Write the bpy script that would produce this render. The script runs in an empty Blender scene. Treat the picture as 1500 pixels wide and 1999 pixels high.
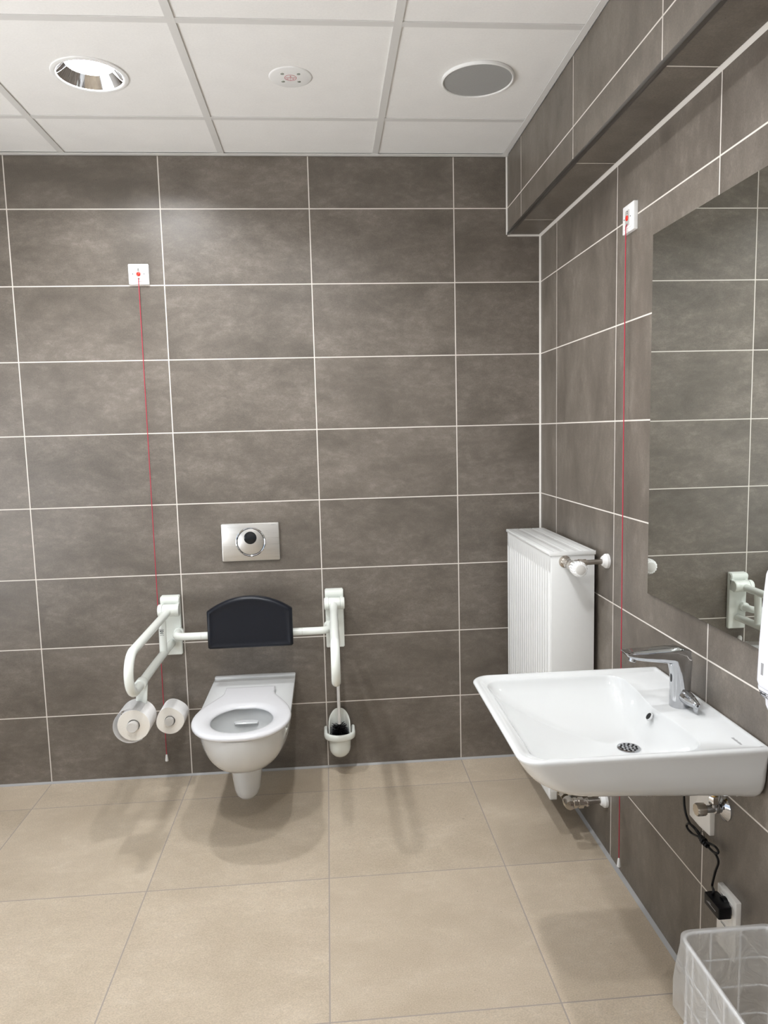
import bpy, bmesh, math, random
from math import sin, cos, pi, sqrt, radians, exp
from mathutils import Vector, Matrix, noise
random.seed(7)
S = bpy.context.scene
COL = S.collection

# ------------------------------------------------------------------ camera, world, exposure
cam_d = bpy.data.cameras.new('camera'); cam = bpy.data.objects.new('camera', cam_d); COL.objects.link(cam)
cam.location = (0.04094, -3.10689, 1.48744)
cam.rotation_euler = (1.45915, 0.0246, -0.07862)
cam_d.sensor_fit = 'VERTICAL'; cam_d.sensor_height = 24.0; cam_d.sensor_width = 18.0
cam_d.lens = 1414.51764 / 1999 * 24.0
cam_d.clip_start = 0.02
S.camera = cam
W = bpy.data.worlds.new('world'); S.world = W; W.use_nodes = True
GROUND_FILL, SKY = 4.4, 0.9       # added glow below the horizon to light the ceiling; blue sky above
LAMP_STRENGTH = 165.0
_n, _l = W.node_tree.nodes, W.node_tree.links
_tc = _n.new('ShaderNodeTexCoord'); _sp = _n.new('ShaderNodeSeparateXYZ'); _mr = _n.new('ShaderNodeMapRange'); _mx = _n.new('ShaderNodeMix'); _mx.data_type = 'RGBA'
_l.new(_tc.outputs['Generated'], _sp.inputs[0]); _l.new(_sp.outputs[2], _mr.inputs[0]); _mr.inputs[1].default_value = -.03; _mr.inputs[2].default_value = .03
_l.new(_mr.outputs[0], _mx.inputs[0]); _mx.inputs[6].default_value = (GROUND_FILL*.97, GROUND_FILL*.98, GROUND_FILL, 1); _mx.inputs[7].default_value = (SKY*.78, SKY*.90, SKY*1.05, 1)
_l.new(_mx.outputs[2], _n['Background'].inputs[0])
vs = S.view_settings
vs.view_transform = 'Standard'; vs.look = 'None'; vs.exposure = 0.64; vs.gamma = 1.0
try: vs.use_curve_mapping = False
except Exception: pass

XR = 0.9694          # right wall
ZC = 2.6118          # ceiling
XL, YF = -1.95, -4.25  # left wall, front wall (outside the picture)
XB, ZB = 0.8266, 2.2935  # bulkhead face / underside
JY = -0.2178         # first cross joint from the back wall

# ------------------------------------------------------------------ materials
def mat(name, col=(.8, .8, .8), rough=.5, metal=0.0, **kw):
    m = bpy.data.materials.new(name); m.use_nodes = True
    b = m.node_tree.nodes['Principled BSDF']
    b.inputs['Base Color'].default_value = (*col, 1); b.inputs['Roughness'].default_value = rough
    b.inputs['Metallic'].default_value = metal
    for k, v in kw.items():
        b.inputs[k.replace('_', ' ')].default_value = v
    return m
def lin(r, g, b):
    f = lambda c: (c/255/12.92) if c/255 <= .04045 else ((c/255+.055)/1.055)**2.4
    return (f(r), f(g), f(b))
class NT:
    def __init__(s, m): s.t = m.node_tree; s.n = s.t.nodes; s.l = s.t.links
    def add(s, ty, **kw):
        nd = s.n.new(ty)
        for k, v in kw.items(): setattr(nd, k, v)
        return nd
    def put(s, sock, v):
        if isinstance(v, (int, float)): sock.default_value = v
        elif isinstance(v, tuple): sock.default_value = v if len(v) == len(sock.default_value) else (*v, 1)
        else: s.l.new(v, sock)
    def math(s, op, a, b=None, c=None):
        nd = s.add('ShaderNodeMath', operation=op)
        for i, v in enumerate((a, b, c)):
            if v is not None: s.put(nd.inputs[i], v)
        return nd.outputs[0]
    def mix(s, f, a, b, mode='MIX'):
        nd = s.add('ShaderNodeMix', data_type='RGBA', blend_type=mode)
        s.put(nd.inputs[0], f); s.put(nd.inputs[6], a); s.put(nd.inputs[7], b); return nd.outputs[2]
    def noise(s, vec, scale, detail=4, rough=.55, dist=0):
        nd = s.add('ShaderNodeTexNoise'); s.put(nd.inputs['Vector'], vec)
        nd.inputs['Scale'].default_value = scale; nd.inputs['Detail'].default_value = detail
        nd.inputs['Roughness'].default_value = rough; nd.inputs['Distortion'].default_value = dist
        return nd.outputs[0]
    def ramp(s, v, a, b, lo=0.0, hi=1.0):
        nd = s.add('ShaderNodeMapRange'); s.put(nd.inputs[0], v)
        for i, q in zip((1, 2, 3, 4), (a, b, lo, hi)): nd.inputs[i].default_value = q
        nd.clamp = True; return nd.outputs[0]

def tile_mat(name, au, u0, pu, av, v0, pv, dark, mid, light, grout, gw, rough, stretch, bump=.12, tone=1.0):
    """stone-look tiles on the plane of world axes au/av, joints at u0+k*pu, v0+k*pv"""
    m = mat(name, mid, rough); T = NT(m); b = T.n['Principled BSDF']
    tc = T.add('ShaderNodeTexCoord'); sep = T.add('ShaderNodeSeparateXYZ'); T.l.new(tc.outputs['Object'], sep.inputs[0])
    def axis(a, o, p):
        t = T.math('DIVIDE', T.math('SUBTRACT', sep.outputs['XYZ'.index(a)], o), p)
        fl = T.math('FLOOR', t); fr = T.math('SUBTRACT', t, fl)
        d = T.math('MULTIPLY', T.math('MINIMUM', fr, T.math('SUBTRACT', 1.0, fr)), p)
        return fl, d
    iu, du = axis(au, u0, pu)
    if pv: iv, dv = axis(av, v0, pv); d = T.math('MINIMUM', du, dv)
    else: iv, d = 0.0, du
    g = T.ramp(d, gw/2-.0005, gw/2+.0005, 1, 0)
    cid = T.add('ShaderNodeCombineXYZ'); T.put(cid.inputs[0], iu); T.put(cid.inputs[1], iv)
    wn = T.add('ShaderNodeTexWhiteNoise', noise_dimensions='3D'); T.l.new(cid.outputs[0], wn.inputs[0])
    off = T.add('ShaderNodeVectorMath', operation='SCALE'); T.l.new(wn.outputs['Color'], off.inputs[0]); off.inputs['Scale'].default_value = 37
    sc = T.add('ShaderNodeVectorMath', operation='MULTIPLY'); T.l.new(tc.outputs['Object'], sc.inputs[0]); sc.inputs[1].default_value = stretch
    vec = T.add('ShaderNodeVectorMath', operation='ADD'); T.l.new(sc.outputs[0], vec.inputs[0]); T.l.new(off.outputs[0], vec.inputs[1])
    V = vec.outputs[0]
    n1 = T.noise(V, 3.2, 9, .66, .25); n2 = T.noise(V, 21, 8, .74, .25); n3 = T.noise(V, 230, 3, .65)
    c = T.mix(T.ramp(n1, .32, .68), dark, mid)
    c = T.mix(T.math('MULTIPLY', T.math('MULTIPLY', T.ramp(n2, .48, .74), T.ramp(n1, .38, .62)), .50), c, light)
    c = T.mix(T.math('MULTIPLY', T.ramp(n2, .46, .28), .38), c, dark)
    # scratchy pale trowel marks and tiny dark pits
    n4 = T.noise(V, 42, 4, .75, 2.6); mk = T.math('MULTIPLY', T.ramp(n4, .64, .70), T.ramp(n1, .5, .62))
    c = T.mix(T.math('MULTIPLY', mk, .42), c, light)
    n5 = T.noise(V, 75, 2, .5, .3); c = T.mix(T.math('MULTIPLY', T.ramp(n5, .77, .80), .7), c, tuple(q*.35 for q in dark))
    sp = T.ramp(n3, .25, .75, .78, 1.22)
    cc = T.add('ShaderNodeCombineColor'); [T.put(cc.inputs[i], sp) for i in range(3)]
    c = T.mix(1.0, c, cc.outputs[0], 'MULTIPLY')
    hv = T.add('ShaderNodeHueSaturation'); T.put(hv.inputs['Value'], T.ramp(wn.outputs['Value'], 0, 1, .94*tone, 1.06*tone)); T.l.new(c, hv.inputs['Color'])
    c = T.mix(g, hv.outputs[0], grout)
    T.l.new(c, b.inputs['Base Color'])
    T.put(b.inputs['Roughness'], T.math('ADD', T.ramp(n2, .3, .7, rough-.04, rough+.07), T.math('MULTIPLY', g, .3)))
    bp = T.add('ShaderNodeBump'); bp.inputs['Strength'].default_value = bump; bp.inputs['Distance'].default_value = .004
    h = T.math('SUBTRACT', T.math('ADD', T.math('MULTIPLY', n3, .25), T.math('MULTIPLY', n2, .35)), T.math('MULTIPLY', g, .8))
    T.l.new(h, bp.inputs['Height']); T.l.new(bp.outputs[0], b.inputs['Normal'])
    return m
WD, WM, WL, WG = lin(93, 86, 78), lin(120, 112, 103), lin(156, 148, 139), lin(220, 214, 206)
FD, FM, FL, FG = lin(184, 169, 148), lin(200, 185, 164), lin(216, 204, 187), lin(160, 150, 143)
M = {}
M['tile_back'] = tile_mat('wall tiles back', 'X', 0, .6, 'Z', 0, .3, WD, WM, WL, WG, .0042, .40, (1, 1, 1.9))
M['tile_right'] = tile_mat('wall tiles right', 'Y', JY, .6, 'Z', 0, .3, WD, WM, WL, WG, .0042, .40, (1, 1.9, 1))
M['tile_soffit'] = tile_mat('bulkhead tiles underside', 'Y', JY, .6, 'X', 0, 0, WD, WM, WL, WG, .0042, .40, (1, 1, 1))
M['floor'] = tile_mat('floor tiles', 'X', 0, .6, 'Y', JY, .6, FD, FM, FL, FG, .0036, .42, (1, 1.5, 1), .08)

def fine_mat(name, col, rough, scale, amt, bump):
    m = mat(name, col, rough); T = NT(m); b = T.n['Principled BSDF']
    tc = T.add('ShaderNodeTexCoord'); n = T.noise(tc.outputs['Object'], scale, 5, .6); n2 = T.noise(tc.outputs['Object'], scale*.06, 3)
    c = T.mix(T.ramp(T.math('ADD', T.math('MULTIPLY', n, .6), T.math('MULTIPLY', n2, .4)), .35, .65), tuple(q*(1-amt) for q in col), tuple(min(1, q*(1+amt)) for q in col))
    T.l.new(c, b.inputs['Base Color'])
    bp = T.add('ShaderNodeBump'); bp.inputs['Strength'].default_value = bump; bp.inputs['Distance'].default_value = .002
    T.l.new(n, bp.inputs['Height']); T.l.new(bp.outputs[0], b.inputs['Normal']); return m
M['ceiling'] = fine_mat('mineral fibre ceiling board', (.86, .85, .83), .9, 160, .03, .15)
M['paint'] = mat('white wall paint', (.84, .83, .81), .8)
M['grid'] = mat('painted grid steel', (.70, .69, .67), .5)
M['angle'] = mat('wall angle enamel', (.78, .77, .75), .45)
M['silicone_white'] = mat('white silicone', lin(216, 212, 206), .45)
M['silicone_grey'] = mat('grey silicone', lin(166, 165, 164), .5)
M['profile'] = mat('anodised edge profile', (.16, .15, .14), .28, .9)
M['ceramic'] = mat('glazed ceramic', (.69, .70, .70), .07, 0, Coat_Weight=.6, Coat_Roughness=.03)
M['seat'] = mat('duroplast seat', (.73, .73, .75), .18)
M['rail'] = mat('white coated rail', (.84, .87, .82), .22)
M['white'] = fine_mat('white plastic', (.86, .86, .85), .35, 90, .01, .01)
M['radiator'] = fine_mat('radiator enamel', (.80, .81, .80), .3, 60, .01, .02)
M['chrome'] = mat('chrome', (.53, .54, .56), .05, 1.0)
M['nickel'] = mat('nickel fittings', (.62, .58, .53), .22, 1.0)
M['brass'] = mat('brass', (.75, .52, .20), .25, 1.0)
M['pipe'] = mat('steel pipe', (.45, .42, .39), .3, 1.0)
M['black'] = mat('black plastic', (.004, .004, .005), .4, 0, Specular_IOR_Level=.3)
M['blackgloss'] = mat('black sensor window', (.004, .006, .009), .08)
M['pad'] = fine_mat('black polyurethane pad', (.006, .008, .014), .34, 220, .1, .05); M['pad'].node_tree.nodes['Principled BSDF'].inputs['Specular IOR Level'].default_value = .35
M['paper'] = fine_mat('toilet tissue', (.84, .80, .73), .95, 260, .03, .3)
M['paper_side'] = fine_mat('tissue outer ply', (.88, .87, .86), .95, 120, .03, .35)
M['red'] = mat('red push button', (.75, .035, .02), .35)
M['cord'] = mat('red cord', (.48, .03, .06), .7)
M['greypanel'] = mat('grey label panel', (.50, .49, .47), .4)
M['print'] = mat('grey print', (.05, .05, .055), .6)
M['printmid'] = mat('mid grey print', (.32, .32, .33), .6)
M['redprint'] = mat('red print', (.50, .09, .11), .6)
M['led'] = mat('led lens', (.35, .38, .33), .1, .2)
M['inset'] = mat('grey bracket inside', (.45, .48, .47), .25)
M['greycap'] = mat('light grey plastic cap', (.62, .60, .57), .45)
M['alu'] = mat('reflector aluminium', (.80, .80, .82), .03, 1.0)
M['dark'] = mat('dark recess', (.012, .012, .012), .8)
M['offwhite'] = fine_mat('cream white cover', (.80, .77, .72), .4, 90, .01, .01)
M['mirroredge'] = mat('glass edge', (.10, .15, .13), .15)
M['mirror'] = mat('mirror silver', (.83, .86, .83), .0, 1.0)
M['soap'] = mat('dispenser plastic', (.80, .81, .87), .16)
M['yellow'] = mat('soap yellow', (.70, .62, .12), .2)
M['wire'] = mat('white coated wire', (.86, .87, .90), .25)
def emis(name, col, st):
    m = mat(name, col, .5); b = m.node_tree.nodes['Principled BSDF']
    b.inputs['Emission Color'].default_value = (*col, 1); b.inputs['Emission Strength'].default_value = st; return m
M['lamp'] = emis('lit diffuser', (.965, .98, 1.0), LAMP_STRENGTH*.25); M['core'] = emis('lit diffuser centre', (.965, .98, 1.0), LAMP_STRENGTH*3.5)
# brushed steel
def brushed():
    m = mat('brushed steel', (.62, .61, .59), .3, 1.0); T = NT(m); b = T.n['Principled BSDF']
    tc = T.add('ShaderNodeTexCoord'); mp = T.add('ShaderNodeMapping'); mp.inputs['Scale'].default_value = (6, 6, 900); T.l.new(tc.outputs['Object'], mp.inputs[0])
    n = T.noise(mp.outputs[0], 1.0, 3); T.l.new(T.mix(n, (.54, .53, .51), (.74, .73, .71)), b.inputs['Base Color'])
    T.l.new(T.ramp(n, .2, .8, .24, .42), b.inputs['Roughness']); return m
M['brushed'] = brushed()
# perforated speaker grille
def grille():
    m = mat('perforated grille', (.30, .30, .29), .6); T = NT(m); b = T.n['Principled BSDF']
    tc = T.add('ShaderNodeTexCoord'); v = T.add('ShaderNodeTexVoronoi'); v.inputs['Scale'].default_value = 380; v.inputs['Randomness'].default_value = 0
    T.l.new(tc.outputs['Object'], v.inputs[0]); T.l.new(T.mix(T.ramp(v.outputs['Distance'], .28, .36), (.07, .07, .07), (.40, .40, .39)), b.inputs['Base Color']); return m
M['grille'] = grille()
# radiator top grille with rows of small slots (slots run along world Y)
def rad_top():
    m = mat('radiator top grille', (.86, .87, .86), .3); T = NT(m); b = T.n['Principled BSDF']
    tc = T.add('ShaderNodeTexCoord'); sep = T.add('ShaderNodeSeparateXYZ'); T.l.new(tc.outputs['Object'], sep.inputs[0])
    fx = T.math('FRACT', T.math('DIVIDE', sep.outputs[0], .026)); fy = T.math('FRACT', T.math('DIVIDE', sep.outputs[1], .011))
    hx = T.math('LESS_THAN', T.math('ABSOLUTE', T.math('SUBTRACT', fx, .5)), .075); hy = T.math('LESS_THAN', T.math('ABSOLUTE', T.math('SUBTRACT', fy, .5)), .30)
    k = T.math('MULTIPLY', hx, hy)
    T.l.new(T.mix(k, (.86, .87, .86), (.55, .56, .56)), b.inputs['Base Color']); return m
M['radtop'] = rad_top()
# thin cloudy bin bag film
def film():
    m = bpy.data.materials.new('cloudy bag film'); m.use_nodes = True; T = NT(m); T.n.clear()
    out = T.add('ShaderNodeOutputMaterial'); tr = T.add('ShaderNodeBsdfTransparent'); tr.inputs[0].default_value = (.95, .95, .94, 1)
    di = T.add('ShaderNodeBsdfDiffuse'); di.inputs[0].default_value = (.97, .965, .95, 1)
    tl = T.add('ShaderNodeBsdfTranslucent'); tl.inputs[0].default_value = (.97, .965, .95, 1)
    gl = T.add('ShaderNodeBsdfGlossy'); gl.inputs[1].default_value = .09
    a = T.add('ShaderNodeMixShader'); a.inputs[0].default_value = .5; T.l.new(di.outputs[0], a.inputs[1]); T.l.new(tl.outputs[0], a.inputs[2])
    c = T.add('ShaderNodeMixShader'); c.inputs[0].default_value = .42; T.l.new(tr.outputs[0], c.inputs[1]); T.l.new(a.outputs[0], c.inputs[2])
    d = T.add('ShaderNodeMixShader'); d.inputs[0].default_value = .10; T.l.new(c.outputs[0], d.inputs[1]); T.l.new(gl.outputs[0], d.inputs[2])
    T.l.new(d.outputs[0], out.inputs[0])
    tc = T.add('ShaderNodeTexCoord'); n = T.noise(tc.outputs['Object'], 16, 4, .55, 1.5)
    bp = T.add('ShaderNodeBump'); bp.inputs['Strength'].default_value = .6; bp.inputs['Distance'].default_value = .02
    T.l.new(n, bp.inputs['Height']); [T.l.new(bp.outputs[0], q.inputs['Normal']) for q in (di, gl)]
    return m
M['film'] = film()

# ------------------------------------------------------------------ mesh helpers
ORG = {}
def link(o, parent, org):
    COL.objects.link(o)
    o.location = org - (ORG[parent.name] if parent else Vector((0, 0, 0)))
    if parent: o.parent = parent
    ORG[o.name] = org
def thing(name, label, cat, loc, group=None):
    o = bpy.data.objects.new(name, None); o.empty_display_size = .05
    link(o, None, Vector(loc)); o['label'] = label; o['category'] = cat
    if group: o['group'] = group
    return o
def tag(o, label, cat, group=None):
    o['label'] = label; o['category'] = cat
    if group: o['group'] = group
    return o
def obj(name, bm, m, parent=None, smooth=True, angle=38, label=None, org=None, kind=None):
    """link the bmesh (world coordinates) as one mesh object"""
    org = Vector(org) if org is not None else (ORG[parent.name].copy() if parent else Vector((0, 0, 0)))
    bmesh.ops.recalc_face_normals(bm, faces=bm.faces)
    bmesh.ops.translate(bm, verts=bm.verts, vec=-org)
    me = bpy.data.meshes.new(name); bm.to_mesh(me); bm.free()
    for q in (m if isinstance(m, (list, tuple)) else [m]): me.materials.append(q)
    if smooth:
        me.polygons.foreach_set('use_smooth', [True]*len(me.polygons))
        if angle: me.set_sharp_from_angle(angle=radians(angle))
    o = bpy.data.objects.new(name, me); link(o, parent, org)
    if label: o['label'] = label
    if kind: o['kind'] = kind
    return o
def struct(name, bm, m, **k):
    return obj(name, bm, m, kind='structure', **k)
def B(): return bmesh.new()
def box(bm, a, b, bev=0, seg=2, mi=0):
    a, b = Vector(a), Vector(b); r = bmesh.ops.create_cube(bm, size=1); v = r['verts']
    c = (a+b)/2; d = b-a
    for q in v: q.co = Vector((q.co.x*d.x, q.co.y*d.y, q.co.z*d.z)) + c
    es = {e for q in v for e in q.link_edges}; fs = {f for q in v for f in q.link_faces}
    for f in fs: f.material_index = mi
    if bev: bmesh.ops.bevel(bm, geom=list(es), offset=bev, segments=seg, profile=.5, affect='EDGES')
def frame_of(axis):
    z = Vector(axis).normalized(); u = Vector((0, 0, 1)) if abs(z.z) < .9 else Vector((0, 1, 0))
    x = u.cross(z).normalized(); return x, z.cross(x), z
def loft(bm, loops, close=True, cap0=True, cap1=True, mi=0):
    rows = [[bm.verts.new(p) for p in L] for L in loops]; n = len(rows[0])
    for i in range(len(rows)-1):
        for j in range(n if close else n-1):
            k = (j+1) % n
            try: f = bm.faces.new((rows[i][j], rows[i][k], rows[i+1][k], rows[i+1][j])); f.material_index = mi
            except ValueError: pass
    if close and cap0: bm.faces.new(rows[0]).material_index = mi
    if close and cap1: bm.faces.new(list(reversed(rows[-1]))).material_index = mi
    return rows
def lathe(bm, prof, org, axis=(0, 0, 1), n=32, mi=0, cap0=True, cap1=True, rfun=None):
    """prof: (radius, distance along axis)"""
    x, y, z = frame_of(axis); o = Vector(org)
    L = [[o + z*h + (x*cos(2*pi*k/n) + y*sin(2*pi*k/n))*(r*(rfun(2*pi*k/n, r, h) if rfun else 1)) for k in range(n)] for r, h in prof]
    loft(bm, L, True, cap0, cap1, mi)
def cyl(bm, a, b, r, n=24, bev=0, mi=0, r2=None):
    a, b = Vector(a), Vector(b); h = (b-a).length; r2 = r if r2 is None else r2
    p = [(r-bev, 0), (r-bev*.3, bev*.3), (r, bev), (r2, h-bev), (r2-bev*.3, h-bev*.3), (r2-bev, h)] if bev else [(r, 0), (r2, h)]
    lathe(bm, p, a, b-a, n, mi)
def smooth_path(pts, rad, seg=8):
    """round the corners of a polyline"""
    P = [Vector(p) for p in pts]; out = [P[0]]
    for i in range(1, len(P)-1):
        a, b, c = P[i-1], P[i], P[i+1]; u = (a-b); w = (c-b); r = rad[i-1] if isinstance(rad, (list, tuple)) else rad
        d = min(r, u.length*.48, w.length*.48); p0 = b+u.normalized()*d; p1 = b+w.normalized()*d
        for k in range(seg+1):
            t = k/seg; out.append(p0*(1-t)**2 + b*2*t*(1-t) + p1*t*t)
    out.append(P[-1]); return out
def spline(pts, n=10):
    P = [Vector(p) for p in pts]; P = [P[0]*2-P[1]] + P + [P[-1]*2-P[-2]]; out = []
    for i in range(1, len(P)-2):
        a, b, c, d = P[i-1:i+3]
        for k in range(n):
            t = k/n; out.append(.5*((2*b)+(c-a)*t+(2*a-5*b+4*c-d)*t*t+(3*b-a-3*c+d)*t**3))
    out.append(P[-2]); return out
def tube(bm, path, r, n=14, caps=True, mi=0, closed=False):
    P = [Vector(p) for p in path]; N = len(P); T = []
    for i in range(N):
        a = P[(i-1) % N] if closed else P[max(i-1, 0)]; b = P[(i+1) % N] if closed else P[min(i+1, N-1)]; T.append((b-a).normalized())
    x, y, _ = frame_of(T[0]); L = []
    for i in range(N):
        x = (x - T[i]*x.dot(T[i])).normalized(); y = T[i].cross(x); rr = r[i] if isinstance(r, list) else r
        L.append([P[i] + (x*cos(2*pi*k/n)+y*sin(2*pi*k/n))*rr for k in range(n)])
    if closed: L.append(L[0]); rows = loft(bm, L, True, False, False, mi); bmesh.ops.remove_doubles(bm, verts=bm.verts, dist=1e-6)
    else: loft(bm, L, True, caps, caps, mi)
def rrect(x0, x1, y0, y1, r, n=8, m=6):
    """rounded rectangle, corners order (x1,y1),(x0,y1),(x0,y0),(x1,y0); r = 4 radii or one"""
    r = [r]*4 if not isinstance(r, (list, tuple)) else r
    C = [(x1-r[0], y1-r[0], 0, r[0]), (x0+r[1], y1-r[1], pi/2, r[1]), (x0+r[2], y0+r[2], pi, r[2]), (x1-r[3], y0+r[3], 3*pi/2, r[3])]
    A = [[(cx+q*cos(a+pi/2*k/n), cy+q*sin(a+pi/2*k/n)) for k in range(n+1)] for cx, cy, a, q in C]; out = []
    for i in range(4):
        out += A[i]; p, q = A[i][-1], A[(i+1) % 4][0]
        out += [(p[0]+(q[0]-p[0])*k/m, p[1]+(q[1]-p[1])*k/m) for k in range(1, m)]
    return out
def prism(bm, poly, d0, d1, to3, bev=0, seg=2, mi=0):
    """extrude a 2-D polygon between depths d0 and d1; to3(u, v, d) gives the point"""
    rows = loft(bm, [[to3(u, v, d0) for u, v in poly], [to3(u, v, d1) for u, v in poly]], mi=mi)
    if bev:
        es = [e for e in bm.edges if e.is_valid and all(v in rows[1] for v in e.verts)]
        bmesh.ops.bevel(bm, geom=es, offset=bev, segments=seg, profile=.5, affect='EDGES')
def text(name, s, size, m, parent, loc, right, up, align='CENTER'):
    cu = bpy.data.curves.new('t', 'FONT'); cu.body = s; cu.size = size; cu.align_x = align; cu.align_y = 'CENTER'; cu.extrude = .0002
    o = bpy.data.objects.new('t', cu); COL.objects.link(o); dg = bpy.context.evaluated_depsgraph_get()
    me = bpy.data.meshes.new_from_object(o.evaluated_get(dg)); bm = B(); bm.from_mesh(me)
    bpy.data.objects.remove(o); bpy.data.curves.remove(cu); bpy.data.meshes.remove(me)
    r, u = Vector(right).normalized(), Vector(up).normalized(); n = r.cross(u)
    bm.transform(Matrix.Translation(Vector(loc)) @ Matrix((r, u, n)).transposed().to_4x4())
    return obj(name, bm, m, parent, smooth=False)

# ================================================================== SETTING
LAMPS = [(-.657, -.650), (-.035, -1.276), (-.655, -1.896), (-.035, -2.516)]
DISC = (-.036, -.652); SPK = (.566, -.655)
bm = B(); box(bm, (XL-.1, YF-.1, -.12), (XR+.1, .1, 0)); struct('floor', bm, M['floor'], smooth=False)
bm = B(); box(bm, (XL-.1, 0, 0), (XR+.1, .1, 2.85)); struct('wall_back', bm, M['tile_back'], smooth=False)
bm = B(); box(bm, (XR, YF-.1, 0), (XR+.1, 0, 2.85)); struct('wall_right', bm, M['tile_right'], smooth=False)
# left wall and front wall stand outside the picture; left window is added to brighten the ceiling
def wall_with_fill_window(name, to3, u0, u1, w0, w1, z0, z1, wname):
    bm = B()
    for a, b, c, d in ((u0, w0, 0, 2.85), (w1, u1, 0, 2.85), (w0, w1, 0, z0), (w0, w1, z1, 2.85)): box(bm, to3(a, c, 0), to3(b, d, .1))
    struct(name, bm, M['paint'], smooth=False)
    bm = B()
    for a, b, c, d in ((w0, w0+.05, z0, z1), (w1-.05, w1, z0, z1), (w0, w1, z0, z0+.05), (w0, w1, z1-.05, z1), ((w0+w1)/2-.03, (w0+w1)/2+.03, z0, z1)): box(bm, to3(a, c, .03), to3(b, d, .08))
    struct(wname, bm, M['white'], smooth=False)
wall_with_fill_window('wall_left', lambda u, v, d: Vector((XL-d, u, v)), YF-.1, 0, -3.4, -.7, .35, 1.9, 'fill_window_1')
bm = B(); box(bm, (XL, YF-.1, 0), (XR, YF, 2.85)); struct('wall_front', bm, M['paint'], smooth=False)
# bulkhead over the wash basin wall
bm = B(); box(bm, (XB, YF, ZB), (XR, 0, 2.85))
bm.normal_update()
for f in bm.faces: f.material_index = 1 if f.normal.z < -.5 else 0
struct('wall_bulkhead', bm, [M['tile_right'], M['tile_soffit']], smooth=False)
# ceiling boards with round cut-outs for the recessed fittings
bm = B(); P = .6205; GX, GY = .2755, -.346
xs = [XL] + [GX+P*k for k in range(-3, 1)] + [XB+.02]; ys = [0.0] + [GY-P*k for k in range(0, 7)]
ys = [y for y in ys if y > YF] + [YF]
holes = [(x, y, .098) for x, y in LAMPS]
for i in range(len(xs)-1):
    for j in range(len(ys)-1):
        x0, x1, y1, y0 = xs[i], xs[i+1], ys[j], ys[j+1]
        h = [q for q in holes if x0 < q[0] < x1 and y0 < q[1] < y1]
        if not h:
            bm.faces.new([bm.verts.new((x, y, ZC)) for x, y in ((x0, y0), (x1, y0), (x1, y1), (x0, y1))])
        else:
            cx, cy, r = h[0]; n = 48; ring = [(cx+r*cos(2*pi*k/n), cy+r*sin(2*pi*k/n)) for k in range(n)]; out = []
            for k in range(n):
                c, s = cos(2*pi*k/n), sin(2*pi*k/n)
                t = min(((x1-cx)/c if c > 1e-9 else (x0-cx)/c if c < -1e-9 else 9), ((y1-cy)/s if s > 1e-9 else (y0-cy)/s if s < -1e-9 else 9))
                out.append((cx+c*t, cy+s*t))
            a = [bm.verts.new((*p, ZC)) for p in ring]; b = [bm.verts.new((*p, ZC)) for p in out]
            for k in range(n):
                q = (k+1) % n; bm.faces.new((a[k], b[k], b[q], a[q]))
            for ccx, ccy in ((x0, y0), (x1, y0), (x1, y1), (x0, y1)):   # corner triangles
                ds = sorted(range(n), key=lambda k: (out[k][0]-ccx)**2+(out[k][1]-ccy)**2)
                k0 = [k for k in ds[:4] if abs(out[k][0]-ccx) < 1e-6][:1]; k1 = [k for k in ds[:4] if abs(out[k][1]-ccy) < 1e-6][:1]
                if k0 and k1 and k0 != k1: bm.faces.new((b[k0[0]], b[k1[0]], bm.verts.new((ccx, ccy, ZC))))
box(bm, (XL-.1, YF-.1, 2.85), (XR+.1, .1, 2.95))
struct('ceiling', bm, M['ceiling'], smooth=False)
# visible T-grid, wall angles, edge profile and sealant joints
bm = B()
for x in xs[1:-1]: box(bm, (x-.012, YF, ZC-.004), (x+.012, -.022, ZC-.0005))
for y in ys[1:-1]: box(bm, (XL, y-.012, ZC-.0036), (XB-.02, y+.012, ZC-.0006))
struct('trim_1', bm, M['grid'], smooth=False)
bm = B()
box(bm, (XL, -.024, ZC-.0065), (XB, -.001, ZC-.0045)); box(bm, (XL, -.003, ZC-.0065), (XB, -.0005, ZC+.01))
box(bm, (XB-.024, YF, ZC-.0065), (XB-.001, -.024, ZC-.0045)); box(bm, (XB-.003, YF, ZC-.0065), (XB-.0005, -.024, ZC+.01))
struct('trim_2', bm, M['angle'], smooth=False)
bm = B(); box(bm, (XB-.0035, YF, ZB-.002), (XB+.010, -.004, ZB+.010), .002); struct('trim_3', bm, M['profile'])
def fillet(bm, a, b, d1, d2, w):
    a, b = Vector(a), Vector(b); d1, d2 = Vector(d1)*w, Vector(d2)*w; mid = (d1+d2)*.36
    loft(bm, [[p, p+d1, p+mid, p+d2] for p in (a, b)])
bm = B()
e = .0003
fillet(bm, (XR-e, -e, 0), (XR-e, -e, ZB), (-1, 0, 0), (0, -1, 0), .0065)
fillet(bm, (XB-e, -e, ZB), (XB-e, -e, ZC), (-1, 0, 0), (0, -1, 0), .0055)
fillet(bm, (XB, -e, ZB-e), (XR, -e, ZB-e), (0, 0, -1), (0, -1, 0), .0065)
fillet(bm, (XR-e, 0, ZB-e), (XR-e, YF, ZB-e), (-1, 0, 0), (0, 0, -1), .0085)
struct('trim_4', bm, M['silicone_white'])
bm = B()
fillet(bm, (XL, -e, e), (XR, -e, e), (0, -1, 0), (0, 0, 1), .008); fillet(bm, (XR-e, 0, e), (XR-e, YF, e), (-1, 0, 0), (0, 0, 1), .010)
struct('trim_5', bm, M['silicone_grey'])

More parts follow.
